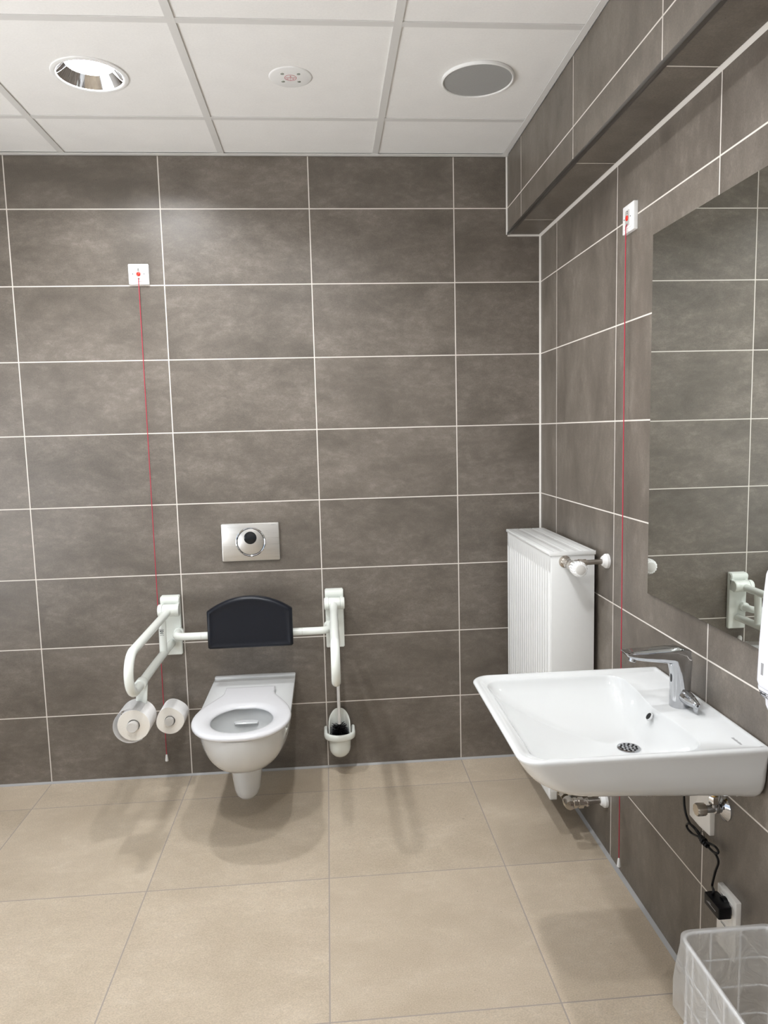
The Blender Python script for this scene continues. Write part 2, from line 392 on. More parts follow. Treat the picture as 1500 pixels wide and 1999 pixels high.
# ================================================================== CEILING FITTINGS
LAB = ['lit round recessed downlight with chrome reflector, in the ceiling at upper left',
       'lit round recessed downlight in the ceiling over the middle of the room',
       'lit round recessed downlight in the ceiling left of the camera, second from the back wall',
       'lit round recessed downlight in the ceiling nearest the camera']
for (x, y), lb in zip(LAMPS, LAB):
    t = thing('recessed_downlight', lb, 'ceiling light', (x, y, ZC), 'recessed downlights')
    bm = B(); lathe(bm, [(.0980, -.0015), (.0985, -.0035), (.1005, -.005), (.107, -.0058), (.114, -.004), (.1155, -.0005), (.113, 0)], (x, y, ZC), n=64, cap0=False, cap1=False)
    obj('trim_ring', bm, M['white'], t)
    bm = B(); lathe(bm, [(.0980, -.0022), (.0905, .0085), (.082, .0200), (.0735, .031)], (x, y, ZC), n=64, cap0=False, cap1=False)
    obj('reflector', bm, M['alu'], t, label='polished metal reflector')
    bm = B(); lathe(bm, [(.0735, .031), (.0004, .0310)], (x, y, ZC), n=48, cap0=False)
    df = obj('diffuser', bm, M['lamp'], t, label='glowing white diffuser')
    bm = B(); lathe(bm, [(.036, .0307), (.0004, .0306)], (x, y, ZC), n=40, cap0=False); obj('led_core', bm, M['core'], df)
x, y = DISC
t = thing('emergency_luminaire', 'small white round ceiling plate with four tiny lenses and red printed circle', 'emergency light', (x, y, ZC))
bm = B(); lathe(bm, [(.001, -.0032), (.063, -.0031), (.067, -.0022), (.069, -.0004)], (x, y, ZC), n=64); obj('cover_plate', bm, M['white'], t)
for sx in (-1, 1):
    for sy in (-1, 1):
        px, py = x+sx*.0255+.0006, y+sy*.0255*.98
        bm = B(); lathe(bm, [(.0056, -.0028), (.0056, -.0038), (.0042, -.0042), (.003, -.0036), (.002, -.0044), (.0004, -.0046)], (px, py, ZC), n=20, cap1=False)
        obj('lens', bm, M['led'], t, label='tiny clear lens')
bm = B(); zz = ZC-.0034
lathe(bm, [(.0192, -.0031), (.0192, -.0036), (.0178, -.0036), (.0178, -.0031)], (x, y, ZC), n=40, cap0=False, cap1=False)
box(bm, (x-.018, y-.0012, zz-.0003), (x+.018, y-.0002, zz)); box(bm, (x-.0005, y+.0006, zz-.0003), (x+.0005, y+.018, zz))
for k in range(7): box(bm, (x-.014+k*.0042, y-.0030, zz-.0003), (x-.0115+k*.0042, y-.0018, zz))
obj('printed_circle', bm, M['redprint'], t, smooth=False, label='red printed circle split in three fields')
text('printed_digit', '3', .012, M['redprint'], t, (x, y-.0090, zz-.0002), (1, 0, 0), (0, -1, 0))
bm = B()
for k, w_ in enumerate((.0030, .0014, .0014)): box(bm, (x-.0125+k*.0036, y+.0052, zz-.0004), (x-.0125+k*.0036+w_, y+.0092, zz-.0001))
obj('printed_mark', bm, M['redprint'], t, smooth=False)
bm = B(); lathe(bm, [(.0024, .0001), (.0024, .0004), (.0003, .0004)], (x+.0075, y+.0072, zz), (0, 0, -1), 12); obj('printed_dot', bm, M['redprint'], t)
x, y = SPK
t = thing('ceiling_speaker', 'round ceiling loudspeaker with grey perforated grille and white rim', 'loudspeaker', (x, y, ZC))
bm = B(); lathe(bm, [(.110, -.004), (.1105, -.0085), (.1135, -.010), (.1165, -.008), (.1175, -.0005)], (x, y, ZC), n=72, cap0=False, cap1=False); obj('rim', bm, M['white'], t)
bm = B(); lathe(bm, [(.0005, -.0060), (.111, -.0060)], (x, y, ZC), n=72, cap1=False); obj('grille', bm, M['grille'], t, label='grey perforated grille')

# ================================================================== EMERGENCY PULL SWITCHES
def alarm(label, place, cord_end, group):
    """place(u, v, d): u right along the wall, v up, d out of the wall, all from the plate centre"""
    o = place(0, 0, 0); t = thing('emergency_pull_switch', label, 'emergency switch', o, group)
    def pl(name, hu, hv, d0, d1, m, bev, ou=0, ov=0, lab=None):
        bm = B(); a = rrect(ou-hu, ou+hu, ov-hv, ov+hv, min(.003, hu*.4), 3, 1); prism(bm, a, d0, d1, place, bev, 2)
        return obj(name, bm, m, t, label=lab)
    pl('frame', .0405, .0405, .0004, .0125, M['white'], .002)
    pl('switch_plate', .0275, .0285, .011, .0150, M['white'], .0012)
    pl('label_panel', .0150, .0228, .0148, .0154, M['greypanel'], 0, lab='grey label panel')
    r = place(1, 0, 0)-o; u = place(0, 1, 0)-o; n = place(0, 0, 1)-o
    bm = B(); lathe(bm, [(.0080, .0150), (.0080, .0172), (.0068, .0184), (.003, .0190), (.0003, .0191)], o, n, 28); obj('push_button', bm, M['red'], t, label='round red button')
    for (c0, c1), rx, ry in (((0, .0190), .0026, .0022), ((0, .0135), .0035, .0012), ((0, -.0175), .0028, .0024)):
        bm = B(); prism(bm, [(c0+rx*cos(2*pi*k/12), c1+ry*sin(2*pi*k/12)) for k in range(12)], .0152, .0157, place)
        obj('symbol', bm, M['print'], t, smooth=False, label='dark printed symbol')
    for su in (-1, 1):
        bm = B(); lathe(bm, [(.0022, .0148), (.0022, .0156), (.0003, .0158)], place(su*.0223, .0005, 0), n, 12); obj('indicator', bm, M['print'], t, label='tiny dark indicator')
    e = Vector(cord_end); p0 = place(0, -.0175, .0150); p1 = place(0, -.024, .0195)
    bm = B(); tube(bm, smooth_path([p0, p1, place(0, -.050, .0190), e], .006, 5), .00165, 8); obj('cord', bm, M['cord'], t, label='long thin red cord')
    bm = B(); lathe(bm, [(.0024, .012), (.0042, .008), (.0062, -.010), (.0068, -.017), (.0052, -.0185), (.0005, -.019)], e, (0, 0, 1), 20); obj('pull_knob', bm, M['white'], t, label='white conical pull knob')
alarm('white emergency switch with long red pull cord, on the back wall left of the toilet',
      lambda u, v, d: Vector((-.698+u, -d, 2.1425+v)), (-.7015, -.017, .097), 'emergency pull switches')
alarm('white emergency switch with long red pull cord, on the right wall by the mirror',
      lambda u, v, d: Vector((XR-d, -.931-u, 2.098+v)), (XR-.017, -.932, .062), 'emergency pull switches')

# ================================================================== FLUSH PLATE
cx, cz = -.2975, 1.0295
t = thing('flush_plate', 'brushed steel flush plate with round button and black sensor window above toilet', 'flush plate', (cx, 0, cz))
bm = B(); prism(bm, rrect(cx-.1215, cx+.1215, cz-.0805, cz+.0805, .004, 3, 1), -.0005, -.0125, lambda u, v, d: Vector((u, d, v)), .0015); obj('plate', bm, M['brushed'], t)
bm = B(); lathe(bm, [(.0575, .011), (.0575, .0132), (.0605, .0146), (.0632, .0132), (.0632, .011)], (cx, 0, cz+.001), (0, -1, 0), 72, cap0=False, cap1=False); obj('ring', bm, M['chrome'], t, label='chrome ring')
bm = B(); lathe(bm, [(.0572, .0126), (.0572, .0130), (.0003, .0130)], (cx, 0, cz+.001), (0, -1, 0), 72, cap0=False); obj('gap', bm, M['dark'], t)
bm = B(); lathe(bm, [(.0552, .0128), (.0548, .0146), (.0535, .0152), (.0003, .0152)], (cx, 0, cz+.001), (0, -1, 0), 72, cap0=False); obj('button', bm, M['brushed'], t)
bm = B(); lathe(bm, [(.0268, .0150), (.0268, .0158), (.0255, .0163), (.0003, .0165)], (cx-.001, 0, cz+.0185), (0, -1, 0), 48, cap0=False); obj('sensor_window', bm, M['blackgloss'], t, label='round black sensor window')
text('lettering', 'GEBERIT', .0058, M['printmid'], t, (cx+.099, -.0127, cz+.0725), (1, 0, 0), (0, 0, 1))

# ================================================================== GRAB RAILS
def grab_rail(px, label, holder):
    t = thing('grab_rail', label, 'grab rail', (px, 0, .55), 'hinged grab rails beside the toilet')
    # wall plate: side profile with a rounded, rolled top edge
    bm = B(); w = .0395
    prof = [(-.0005, .5545), (-.020, .5545), (-.0225, .557), (-.0225, .735), (-.024, .757), (-.030, .775), (-.036, .789), (-.038, .799), (-.034, .808), (-.026, .8115), (-.0005, .8125)]
    loft(bm, [[(px+s*w, y, z) for y, z in prof] for s in (-1, 1)]); bmesh.ops.bevel(bm, geom=[e for e in bm.edges if abs(e.verts[0].co.x-e.verts[1].co.x) < 1e-6], offset=.003, segments=2, affect='EDGES')
    obj('wall_plate', bm, M['rail'], t)
    hy, hz = -.058, .7585
    for s in (-1, 1):
        bm = B(); a = Vector((px+s*.0255, hy, hz)); lathe(bm, [(.0265, 0), (.0265, .014), (.0240, .0175), (.012, .0185), (.0005, .0187)], a, (s, 0, 0), 36)
        box(bm, (min(px+s*.0255, px+s*.0395), hy, hz-.024), (max(px+s*.0255, px+s*.0395), -.022, hz+.024), .003)
        obj('hinge_cap', bm, M['rail'], t)
    bm = B(); cyl(bm, (px-.0250, hy, hz), (px+.0250, hy, hz), .0255, 36, .0015); obj('hinge_barrel', bm, M['rail'], t)
    # one bent tube: out along the top, round the nose, back along the bottom
    zt, zb, yn = .7535, .610, -.612; r = (zt-zb)/2; zc = (zt+zb)/2
    path = [Vector((px-.004, hy-.01, hz-.003)), Vector((px-.004, -.12, zt))] + [Vector((px-.004, yn-r*sin(pi*k/16), zc+r*cos(pi*k/16))) for k in range(17)] + [Vector((px-.004, -.3, zb)), Vector((px-.004, -.024, zb-.004))]
    bm = B(); tube(bm, path, .0163, 20); obj('rail', bm, M['rail'], t)
    bm = B(); cyl(bm, (px-.004, -.178, zb+.004), (px-.004, -.168, zt-.004), .0150, 20); st = obj('strut', bm, M['rail'], t)
    if holder:
        bm = B(); c = Vector((px-.004, -.1905, .7095))
        for k, (w_, h_) in enumerate(((.020, .0016), (.016, .0045), (.013, .0035), (.018, .0014))):
            for q in range(4):
                u = -w_/2 + w_*(q+.5)/4; a = u/.0152; rr = .01515
                z0 = c.z - k*.0075 + .001*((q*7+k*3) % 3)
                box(bm, (c.x+rr*sin(a)-w_/11, -.1735-rr*cos(a)-.0004, z0), (c.x+rr*sin(a)+w_/11, -.1735-rr*cos(a)+.0006, z0+h_))
        obj('sticker_print', bm, M['print'], st, smooth=False, label='small dark print')
        # clamp, strap and spindle of the paper holder
        sy = -.545; bx = px-.004
        bm = B(); cyl(bm, (bx, sy-.012, zb), (bx, sy+.028, zb), .0205, 32, .003); cyl(bm, (bx, sy-.040, zb), (bx, sy-.010, zb), .0150, 28, .004); obj('holder_clamp', bm, M['rail'], t)
        bm = B(); prism(bm, [(-.0195, .004), (.0195, .004), (.0195, -.06), (.016, -.13), (.010, -.142), (-.010, -.142), (-.016, -.13), (-.0195, -.06)], 0, .008, lambda u, v, d: Vector((bx-.012*(-v/.14)+u, sy+.026-d, zb+v)), .002)
        obj('holder_strap', bm, M['rail'], t)
        bm = B(); cyl(bm, (-.6685, sy+.02, .482), (-.6685, sy-.078, .482), .0168, 28); lathe(bm, [(.0195, 0), (.0195, .012), (.0175, .0145), (.0005, .015)], (-.6685, sy-.063, .482), (0, -1, 0), 32); obj('spindle', bm, M['greycap'], t, label='light grey spindle')
    return t
grab_rail(-.6465, 'white hinged grab rail left of the toilet, carrying a paper holder', True)
grab_rail(.0495, 'white hinged grab rail right of the toilet, seen end-on', False)

def paper_roll(label, c, y0, y1, R, rfun, sheet):
    t = thing('toilet_roll', label, 'toilet roll', (c[0], y0, c[1]-R), 'toilet rolls')
    n = 64
    def ring(r, y, fn): return [Vector((c[0]+r*fn(a)*cos(a), y, c[1]+r*fn(a)*sin(a))) for a in (2*pi*k/n for k in range(n))]
    one = lambda a: 1
    bm = B(); e = .002
    L = [ring(.0215, y1, one), ring(R-e, y1, rfun), ring(R, y1-e, rfun), ring(R, (y0+y1)/2, rfun), ring(R, y0+e, rfun), ring(R-e*.6, y0, rfun), ring(.0215, y0, one), ring(.0205, y0+.002, one), ring(.0205, y1-.002, one), ring(.0215, y1, one)]
    rows = loft(bm, L, True, False, False)
    for f in bm.faces:
        f.material_index = 1 if abs(f.normal.y if f.normal.length else 0) > .5 else 0
    bm.normal_update()
    for f in bm.faces: f.material_index = 1 if abs(f.normal.y) > .6 else 0
    obj('roll', bm, [M['paper_side'], M['paper']], t)
    if sheet:
        bm = B(); pts = []
        for k in range(45):
            a = radians(62) + radians(236)*k/44; g = sin(pi*min(1, k/44*1.06))**1.0 if k/44*1.06 < 1 else 0
            rr = R + .0012 + .0125*g; pts.append((c[0]+rr*cos(a)-.001*g, c[1]+rr*sin(a)-.004*g))
        A = [[bm.verts.new((x, y, z)) for x, z in pts] for y in (y0-.003, y1-.002)]
        for k in range(44): bm.faces.new((A[0][k], A[0][k+1], A[1][k+1], A[1][k]))
        bmesh.ops.solidify(bm, geom=bm.faces[:], thickness=.0006)
        obj('loose_sheet', bm, M['paper_side'], t, label='loose outer sheet hanging round the roll')
paper_roll('white toilet roll with a loose sheet, hanging on the left grab rail', (-.6685, .4815), -.600, -.498, .0565, lambda a: 1, True)
paper_roll('slightly squashed white toilet roll on a spindle near the wall', (-.6455, .3155), -.158, -.056, .0570,
           lambda a: 1+.030*cos(3*a+.5)+.022*cos(4*a-1.1), False)
t = thing('roll_holder', 'grey spindle of the spare roll holder fixed to the back wall', 'toilet roll holder', (-.6455, 0, .3175))
bm = B(); lathe(bm, [(.027, .0005), (.027, .008), (.024, .011), (.017, .012), (.017, .050)], (-.6455, 0, .3175), (0, -1, 0), 32); obj('rosette', bm, M['white'], t)
bm = B(); cyl(bm, (-.6455, -.050, .3175), (-.6455, -.168, .3175), .0162, 28); lathe(bm, [(.0185, 0), (.0185, .010), (.0165, .0125), (.0005, .013)], (-.6455, -.164, .3175), (0, -1, 0), 32); obj('spindle', bm, M['greycap'], t)

# ================================================================== BACKREST
t = thing('padded_backrest', 'black padded backrest on a white tube above the toilet', 'backrest', (-.30, 0, .60))
bm = B(); tube(bm, smooth_path([(-.616, -.022, .655), (-.616, -.112, .657), (.022, -.112, .657), (.022, -.022, .655)], .075, 12), .0158, 18)
for x in (-.616, .022): cyl(bm, (x, -.0228, .655), (x, -.040, .655), .0215, 28, .002)
obj('tube', bm, M['rail'], t)
for x in (-.508, -.090):
    bm = B(); lathe(bm, [(.0158, 0), (.01605, .0004), (.01605, .0014), (.0158, .0018)], (x, -.112, .657), (1, 0, 0), 24); obj('tube_joint', bm, M['greycap'], t)
xa, xb, z0, zs, zt = -.474, -.126, .612, .768, .826
poly = [(xb, z0+.006)] + [(xb, zs)]; nA = 18
for k in range(1, nA): 
    s = -1 + 2*k/nA; poly.append(((xa+xb)/2 - s*(xa-xb)/2*-1*-1 if False else xb+(xa-xb)*k/nA, zs+(zt-zs)*(1-abs(s)**2.1)))
poly += [(xa, zs), (xa, z0+.006), (xa+.006, z0), (xb-.006, z0)]
cxp, czp = (xa+xb)/2, .70
def pad3(u, v, d): return Vector((u, -.128-d - .03*(.70-v), v))
def shrink(s): return [(cxp+(u-cxp)*(1-s/.17), czp+(v-czp)*(1-s/.10)) for u, v in poly]
bm = B(); loft(bm, [[pad3(u, v, d) for u, v in shrink(s)] for s, d in ((.010, 0), (.003, .003), (0, .010), (0, .027), (.003, .0335), (.008, .0365), (.0125, .0372), (.0135, .0366), (.030, .0362))])
obj('pad', bm, M['pad'], t, angle=60, label='black moulded pad with arched top')

# ================================================================== TOILET
cx = -.303
t = thing('toilet', 'white wall-hung toilet with open white seat, under the flush plate', 'toilet', (cx, 0, .05))
def outline(w, yf, yb, nose, n=48, back_r=.012):
    """half-width w, straight sides from yb, rounded front reaching yf; nose = length of the rounded part"""
    ys_ = yf + nose; pts = []
    pts.append((cx+w-back_r*.3, yb)); pts.append((cx+w, yb-back_r))
    for k in range(5): pts.append((cx+w, yb-back_r + (ys_-yb+back_r)*(k+1)/6))
    for k in range(n+1):
        a = pi*k/n; c, s = cos(a), sin(a)
        pts.append((cx + w*(abs(c)**.92)*(1 if c >= 0 else -1), ys_ - nose*s**.96))
    for k in range(5): pts.append((cx-w, ys_ + (yb-back_r-ys_)*(k+1)/6))
    pts.append((cx-w, yb-back_r)); pts.append((cx-w+back_r*.3, yb)); 
    for k in range(1, 6): pts.append((cx-w+back_r*.3 + (2*w-.6*back_r)*k/6, yb))
    return pts
def at_z(pts, z): return [Vector((x, y, z)) for x, y in pts]
bm = B(); L = []
Hh = .228; zt_ = .440
for k in range(0, 23):
    a = pi/2*(1-k/22)                   # from the belly up to the rim
    s = sin(a); c = max(0, cos(a))
    f = max(.02, c**.60)
    w = .173*f; yf = -.29 - .404*f; z = zt_-.010 - (Hh-.03)*s**1.12
    L.append(at_z(outline(w, yf, -.0008, .28*f+.02), z))
L += [at_z(outline(.1740, -.6945, -.0008, .29), zt_-.006), at_z(outline(.1735, -.6945, -.0008, .29), zt_-.002), at_z(outline(.1705, -.6915, -.002, .288), zt_)]
# inside of the bowl: oval opening, drop, sump
m_ = len(L[0])
def oval(rx, ry, cy, z):
    out = []
    ref = outline(.1705, -.6915, -.002, .288)
    for x, y in ref:
        a = math.atan2((y+.47)/.26, (x-cx)/.17); out.append(Vector((cx+rx*cos(a), cy+ry*sin(a), z)))
    return out
L += [oval(.126, .148, -.522, zt_), oval(.123, .145, -.522, zt_-.003), oval(.121, .143, -.522, zt_-.012), oval(.1205, .142, -.522, .400), oval(.118, .139, -.522, .375), oval(.108, .130, -.522, .345), oval(.088, .108, -.515, .315), oval(.066, .082, -.50, .292), oval(.055, .070, -.49, .278), oval(.045, .055, -.48, .268)]
loft(bm, L, True, True, True)
# raised ledge at the wall
prism(bm, rrect(cx-.1735, cx+.1735, -.030, -.001, .006, 4, 2), zt_-.006, zt_+.0055, lambda u, v, d: Vector((u, v, d)), .004, 3)
obj('bowl', bm, M['ceramic'], t, angle=50)
bm = B(); L = []
for z, rx, ry, yc in ((.235, .065, .10, -.315), (.20, .063, .096, -.315), (.145, .0575, .088, -.317), (.100, .0525, .078, -.319), (.080, .0470, .068, -.321), (.067, .0395, .055, -.322), (.059, .0255, .038, -.322), (.056, .010, .015, -.322)):
    L.append([Vector((cx-.016+rx*cos(2*pi*k/40), yc+ry*sin(2*pi*k/40), z)) for k in range(40)])
loft(bm, L); obj('trap_outlet', bm, M['ceramic'], t)
# flushing spout inside the rim
bm = B(); L = []
for d, w, h in ((0, .049, .009), (.012, .046, .008), (.019, .043, .0055), (.022, .042, .003)):
    z = .388-d*.12; y = -.3815-d
    L.append([Vector((cx+u*w, y + (.006*(u*u) if d > .03 else 0), z+v*h)) for u, v in ((-1, -.5), (-1, .5), (-.5, .55), (0, .6), (.5, .55), (1, .5), (1, -.5), (.5, -.45), (0, -.4), (-.5, -.45))])
loft(bm, L); obj('flush_spout', bm, M['ceramic'], t, angle=60)
bm = B(); bm.faces.new([bm.verts.new(p) for p in oval(.0640, .0795, -.4985, .290)]); obj('water', bm, mat('still water', (.85, .9, .9), .02, 0, Transmission_Weight=.8, IOR=1.33), t)
# seat: outer outline with hinge neck, oval hole
prof = [(-.198, .100), (-.235, .100), (-.262, .1005), (-.285, .106), (-.315, .121), (-.35, .137), (-.39, .1525), (-.43, .1655), (-.47, .1740), (-.505, .1770), (-.54, .1758), (-.575, .1700), (-.607, .1600), (-.636, .1465), (-.661, .1295), (-.682, .109), (-.697, .086), (-.707, .061), (-.7125, .033)]
prof = [(y if y > -.505 else -.505+(y+.505)*.945, w*(1.012 if y < -.36 else 1)) for y, w in prof]
right = [(cx+w, y) for y, w in prof]; left = [(cx-w-(.002 if y < -.36 else 0), y) for y, w in reversed(prof)]
outer = right + [(cx, -.7030)] + left
def inset(pts, s):
    out = []
    for x, y in pts:
        d = Vector((x-cx, (y+.50), 0)); l = d.length; out.append((cx+(x-cx)*(1-s/l), -.50+(y+.50)*(1-s/l)))
    return out
def hole(s):
    out = []
    for x, y in outer:
        a = math.atan2((y+.52)/.19, (x-cx)/.177); out.append((cx+(.112+s)*cos(a), -.5215+(.122+s)*sin(a)))
    return out
z0 = zt_+.003
bm = B(); L = [at_z(hole(.006), z0), at_z(inset(outer, .004), z0), at_z(inset(outer, .0005), z0+.004), at_z(outer, z0+.009), at_z(inset(outer, .0015), z0+.0135), at_z(inset(outer, .006), z0+.0168), at_z(inset(outer, .018), z0+.0180),
     at_z(hole(.030), z0+.0182), at_z(hole(.020), z0+.0168), at_z(hole(.011), z0+.0135), at_z(hole(.004), z0+.009), at_z(hole(0), z0+.004), at_z(hole(.001), z0+.001), at_z(hole(.006), z0)]
loft(bm, L, True, False, False); bmesh.ops.remove_doubles(bm, verts=bm.verts, dist=1e-6); obj('seat', bm, M['seat'], t, angle=70)
bm = B()
for k in range(9): box(bm, (cx+.118+k*.0036, -.0180, zt_+.0052), (cx+.118+k*.0036+.0024, -.0160+.0006*(k % 2), zt_+.0058))
obj('lettering', bm, M['printmid'], t, smooth=False)

# ================================================================== TOILET BRUSH
bx = .0545
t = thing('brush_holder', 'white wall-mounted toilet brush holder with arched back, below right grab rail', 'brush holder', (bx, 0, .06))
# horseshoe bracket
bm = B(); w = .060; path = [(bx-w, -.003, .178), (bx-w, -.05, .176)] + [(bx-w*cos(pi*k/14), -.058-.052*sin(pi*k/14), .1755) for k in range(15)] + [(bx+w, -.05, .176), (bx+w, -.003, .178)]
x_, L = 0, []
P_ = [Vector(p) for p in path]
for i, p in enumerate(P_):
    a = P_[max(i-1, 0)]; b = P_[min(i+1, len(P_)-1)]; T_ = (b-a).normalized(); nrm = Vector((T_.y, -T_.x, 0))
    L.append([p + nrm*(.0085*(abs(cos(q))**.8)*(1 if cos(q) > 0 else -1)) + Vector((0, 0, .0145*(abs(sin(q))**.8)*(1 if sin(q) > 0 else -1))) for q in (2*pi*k/20 for k in range(20))])
loft(bm, L); obj('bracket', bm, M['rail'], t, angle=60)
# cup with a tall arched back
bm = B(); n = 64; R_ = .0475; cy = -.060
def top(a):
    yy = sin(a)    # +1 towards the wall
    if yy < -.05: return .172
    x = cos(a); arch = .218 + .058*sqrt(max(0, 1-abs(x)**2.4)); s = min(1, (yy+.05)/.18); return .172+(arch-.172)*s
out_rows = []
for fz in [0, .12, .25, .4, .55, .7, .85, 1.0]:
    row = []
    for k in range(n):
        a = 2*pi*k/n; z = .118 + (top(a)-.118)*fz; r = R_*(.965+.035*min(1, fz*1.6)); row.append(Vector((bx+r*cos(a), cy+r*.98*sin(a), z)))
    out_rows.append(row)
dome = [[Vector((bx+R_*.965*cos(p)*cos(2*pi*k/n), cy+R_*.965*.98*cos(p)*sin(2*pi*k/n), .118-.044*sin(p))) for k in range(n)] for p in (radians(86), radians(70), radians(52), radians(34), radians(17))]
inner = [[Vector((bx+(v.x-bx)*.90, cy+(v.y-cy)*.90, v.z-(.0 if i else .004))) for v in row] for i, row in enumerate(reversed(out_rows))]
lip = [Vector((bx+(v.x-bx)*.95, cy+(v.y-cy)*.95, v.z+.002)) for v in out_rows[-1]]
loft(bm, dome + out_rows + [lip] + inner, True, True, True); obj('cup', bm, M['rail'], t, angle=60)
t = thing('toilet_brush', 'toilet brush with white handle and black bristles, standing in the wall holder', 'toilet brush', (bx, -.058, .11))
bm = B(); tube(bm, [(bx, -.058, .205), (bx, -.058, .35), (bx, -.058, .505)], [.0072, .0068, .0062], 16); lathe(bm, [(.0062, 0), (.009, .006), (.0095, .02), (.006, .028), (.0005, .03)], (bx, -.058, .502), n=16); obj('handle', bm, M['white'], t)
bm = B(); cyl(bm, (bx, -.058, .13), (bx, -.058, .222), .0085, 16, .002)
for k in range(520):
    z = random.uniform(.145, .212); a = random.uniform(0, 2*pi); l = random.uniform(.029, .0405) * (1 if z < .200 else .85); dz = random.uniform(-.002, .012)
    tube(bm, [(bx+.006*cos(a), -.058+.006*sin(a), z), (bx+l*cos(a), -.058+l*sin(a), z+dz)], .0013, 4)
obj('bristle_head', bm, M['black'], t, smooth=False, label='black bristle head')

# ================================================================== RADIATOR
xf, xb, y0, y1, z0, z1 = .795, .953, -.694, -.094, .158, 1.058
t = thing('radiator', 'tall white panel radiator with thermostat valve, in the corner by the basin', 'radiator', (.874, -.395, z0))
bm = B(); NP = 19; per = (y1-y0-.04)/NP; cols = []
for i in range(NP*8+1):
    yy = y0+.02+per*i/8; ph = (i % 8)/8; d = 1.0 if .2 <= ph <= .8 else -.9 if ph == 0 else .75
    cols.append((yy, d))
cols = [(y0+.002, 0), (y0+.02, 0)] + cols[1:-1] + [(y1-.02, 0), (y1-.002, 0)]
rows_z = [z0, z0+.035, z0+.042, z0+.052, z1-.087, z1-.076, z1-.068, z1-.012]; mask = [0, 0, .55, 1, 1, .55, 0, 0]
fr = [[bm.verts.new((xf+.0095-.0092*d*m_-.0085*(1-m_), yy, z)) for yy, d in cols] for z, m_ in zip(rows_z, mask)]
for i in range(len(fr)-1):
    for j in range(len(cols)-1): bm.faces.new((fr[i][j], fr[i][j+1], fr[i+1][j+1], fr[i+1][j]))
box(bm, (xf+.0190, y0, z0), (xf+.026, y1, z1-.010), .002)
for ya, yb in ((y0, y0+.004), (y1-.004, y1)): box(bm, (xf+.001, ya, z0), (xf+.022, yb, z1-.012), .0008)
box(bm, (xf+.001, y0, z0), (xf+.022, y1, z0+.003), .0008)
obj('front_panel', bm, M['radiator'], t, angle=50)
bm = B(); box(bm, (xb-.018, y0+.002, z0), (xb, y1, z1-.010), .003); box(bm, ((xf+xb)/2-.009, y0+.02, z0), ((xf+xb)/2+.009, y1-.02, z1-.03), .003); obj('rear_panel', bm, M['radiator'], t)
for yy, s in ((y0, -1), (y1, 1)):
    bm = B(); box(bm, (xf+.004, min(yy-s*.004, yy+s*.0012), z0+.030 if s < 0 else z0+.03), (xb-.001, max(yy-s*.004, yy+s*.0012), z1-.008), .001); obj('side_cover', bm, M['radiator'], t)
bm = B(); zz = z1
for xa, xb_ in ((xf-.004, xf+.050), (xf+.0525, xf+.1055), (xf+.108, xb+.002)): box(bm, (xa, y0-.003, zz-.011), (xb_, y1+.003, zz), .0015)
box(bm, (xf-.004, y0-.005, zz-.013), (xb+.002, y0-.0025, zz+.001), .0008); bm.normal_update()
for f in bm.faces: f.material_index = 0 if f.normal.z > .9 and f.calc_area() > .001 else 1
obj('top_grille', bm, [M['radtop'], M['radiator']], t)
# thermostat valve at the top end
vx, vz = .846, 1.0235; vy = -.772
bm = B(); lathe(bm, [(.021, 0), (.021, .003), (.014, .006), (.014, .03)], (vx, y0-.0005, vz), (0, -1, 0), 28)
lathe(bm, [(.0165, .018), (.0165, .036)], (vx, y0, vz), (0, -1, 0), 6); lathe(bm, [(.0145, .034), (.0145, .062), (.0165, .066), (.0165, .094), (.013, .098)], (vx, y0, vz), (0, -1, 0), 28)
cyl(bm, (vx+.008, vy, vz+.006), (vx+.048, vy, vz+.008), .0125, 24, .002); lathe(bm, [(.015, 0), (.015, .012)], (vx+.022, vy, vz+.007), (1, 0, 0), 6)
obj('valve_body', bm, M['nickel'], t, label='nickel valve body')
bm = B(); hp = [(.0165, .0), (.0195, .004), (.0225, .016), (.0245, .032), (.0248, .044), (.0232, .054), (.0200, .0595), (.0165, .0605), (.0005, .0605)]
lathe(bm, hp, (vx, y0-.106, vz), (-.03, -1, .03), 96, rfun=lambda a, r, h: 1 if r < .019 or h < .003 else 1+.045*(1 if (a*16/pi) % 2 < 1.1 else -1))
th = obj('thermostat_head', bm, M['white'], t, angle=30)
bm = B()
for k in range(16):
    a = 2*pi*(k+.5)/16; ax = Vector((-.03, -1, .03)).normalized(); fx, fy, fz = frame_of(ax); o = Vector((vx, y0-.106, vz)); rad = fx*cos(a)+fy*sin(a)
    for h0, h1, r0, r1 in ((.016, .026, .0226, .0238), (.030, .042, .0243, .0247)):
        tube(bm, [o+ax*h0+rad*(r0-.0004), o+ax*h1+rad*(r1-.0004)], .00125, 6)
obj('slots', bm, M['print'], th, label='dark ventilation slots')
bm = B(); lathe(bm, [(.0160, .060), (.0160, .0618), (.0150, .0625), (.0005, .0628)], (vx, y0-.106, vz), (-.03, -1, .03), 36); obj('end_cap', bm, M['greycap'], th, label='pale grey end cap')
bm = B(); cyl(bm, (vx+.045, vy, vz+.008), (XR-.002, vy, vz+.011), .0085, 20); obj('supply_pipe', bm, M['pipe'], t, label='dark steel pipe')
bm = B(); lathe(bm, [(.009, .022), (.016, .021), (.021, .014), (.0245, .010), (.0250, .0005)], (XR, vy, vz+.011), (-1, 0, 0), 36); obj('pipe_rosette', bm, M['white'], t, label='white wall rosette')
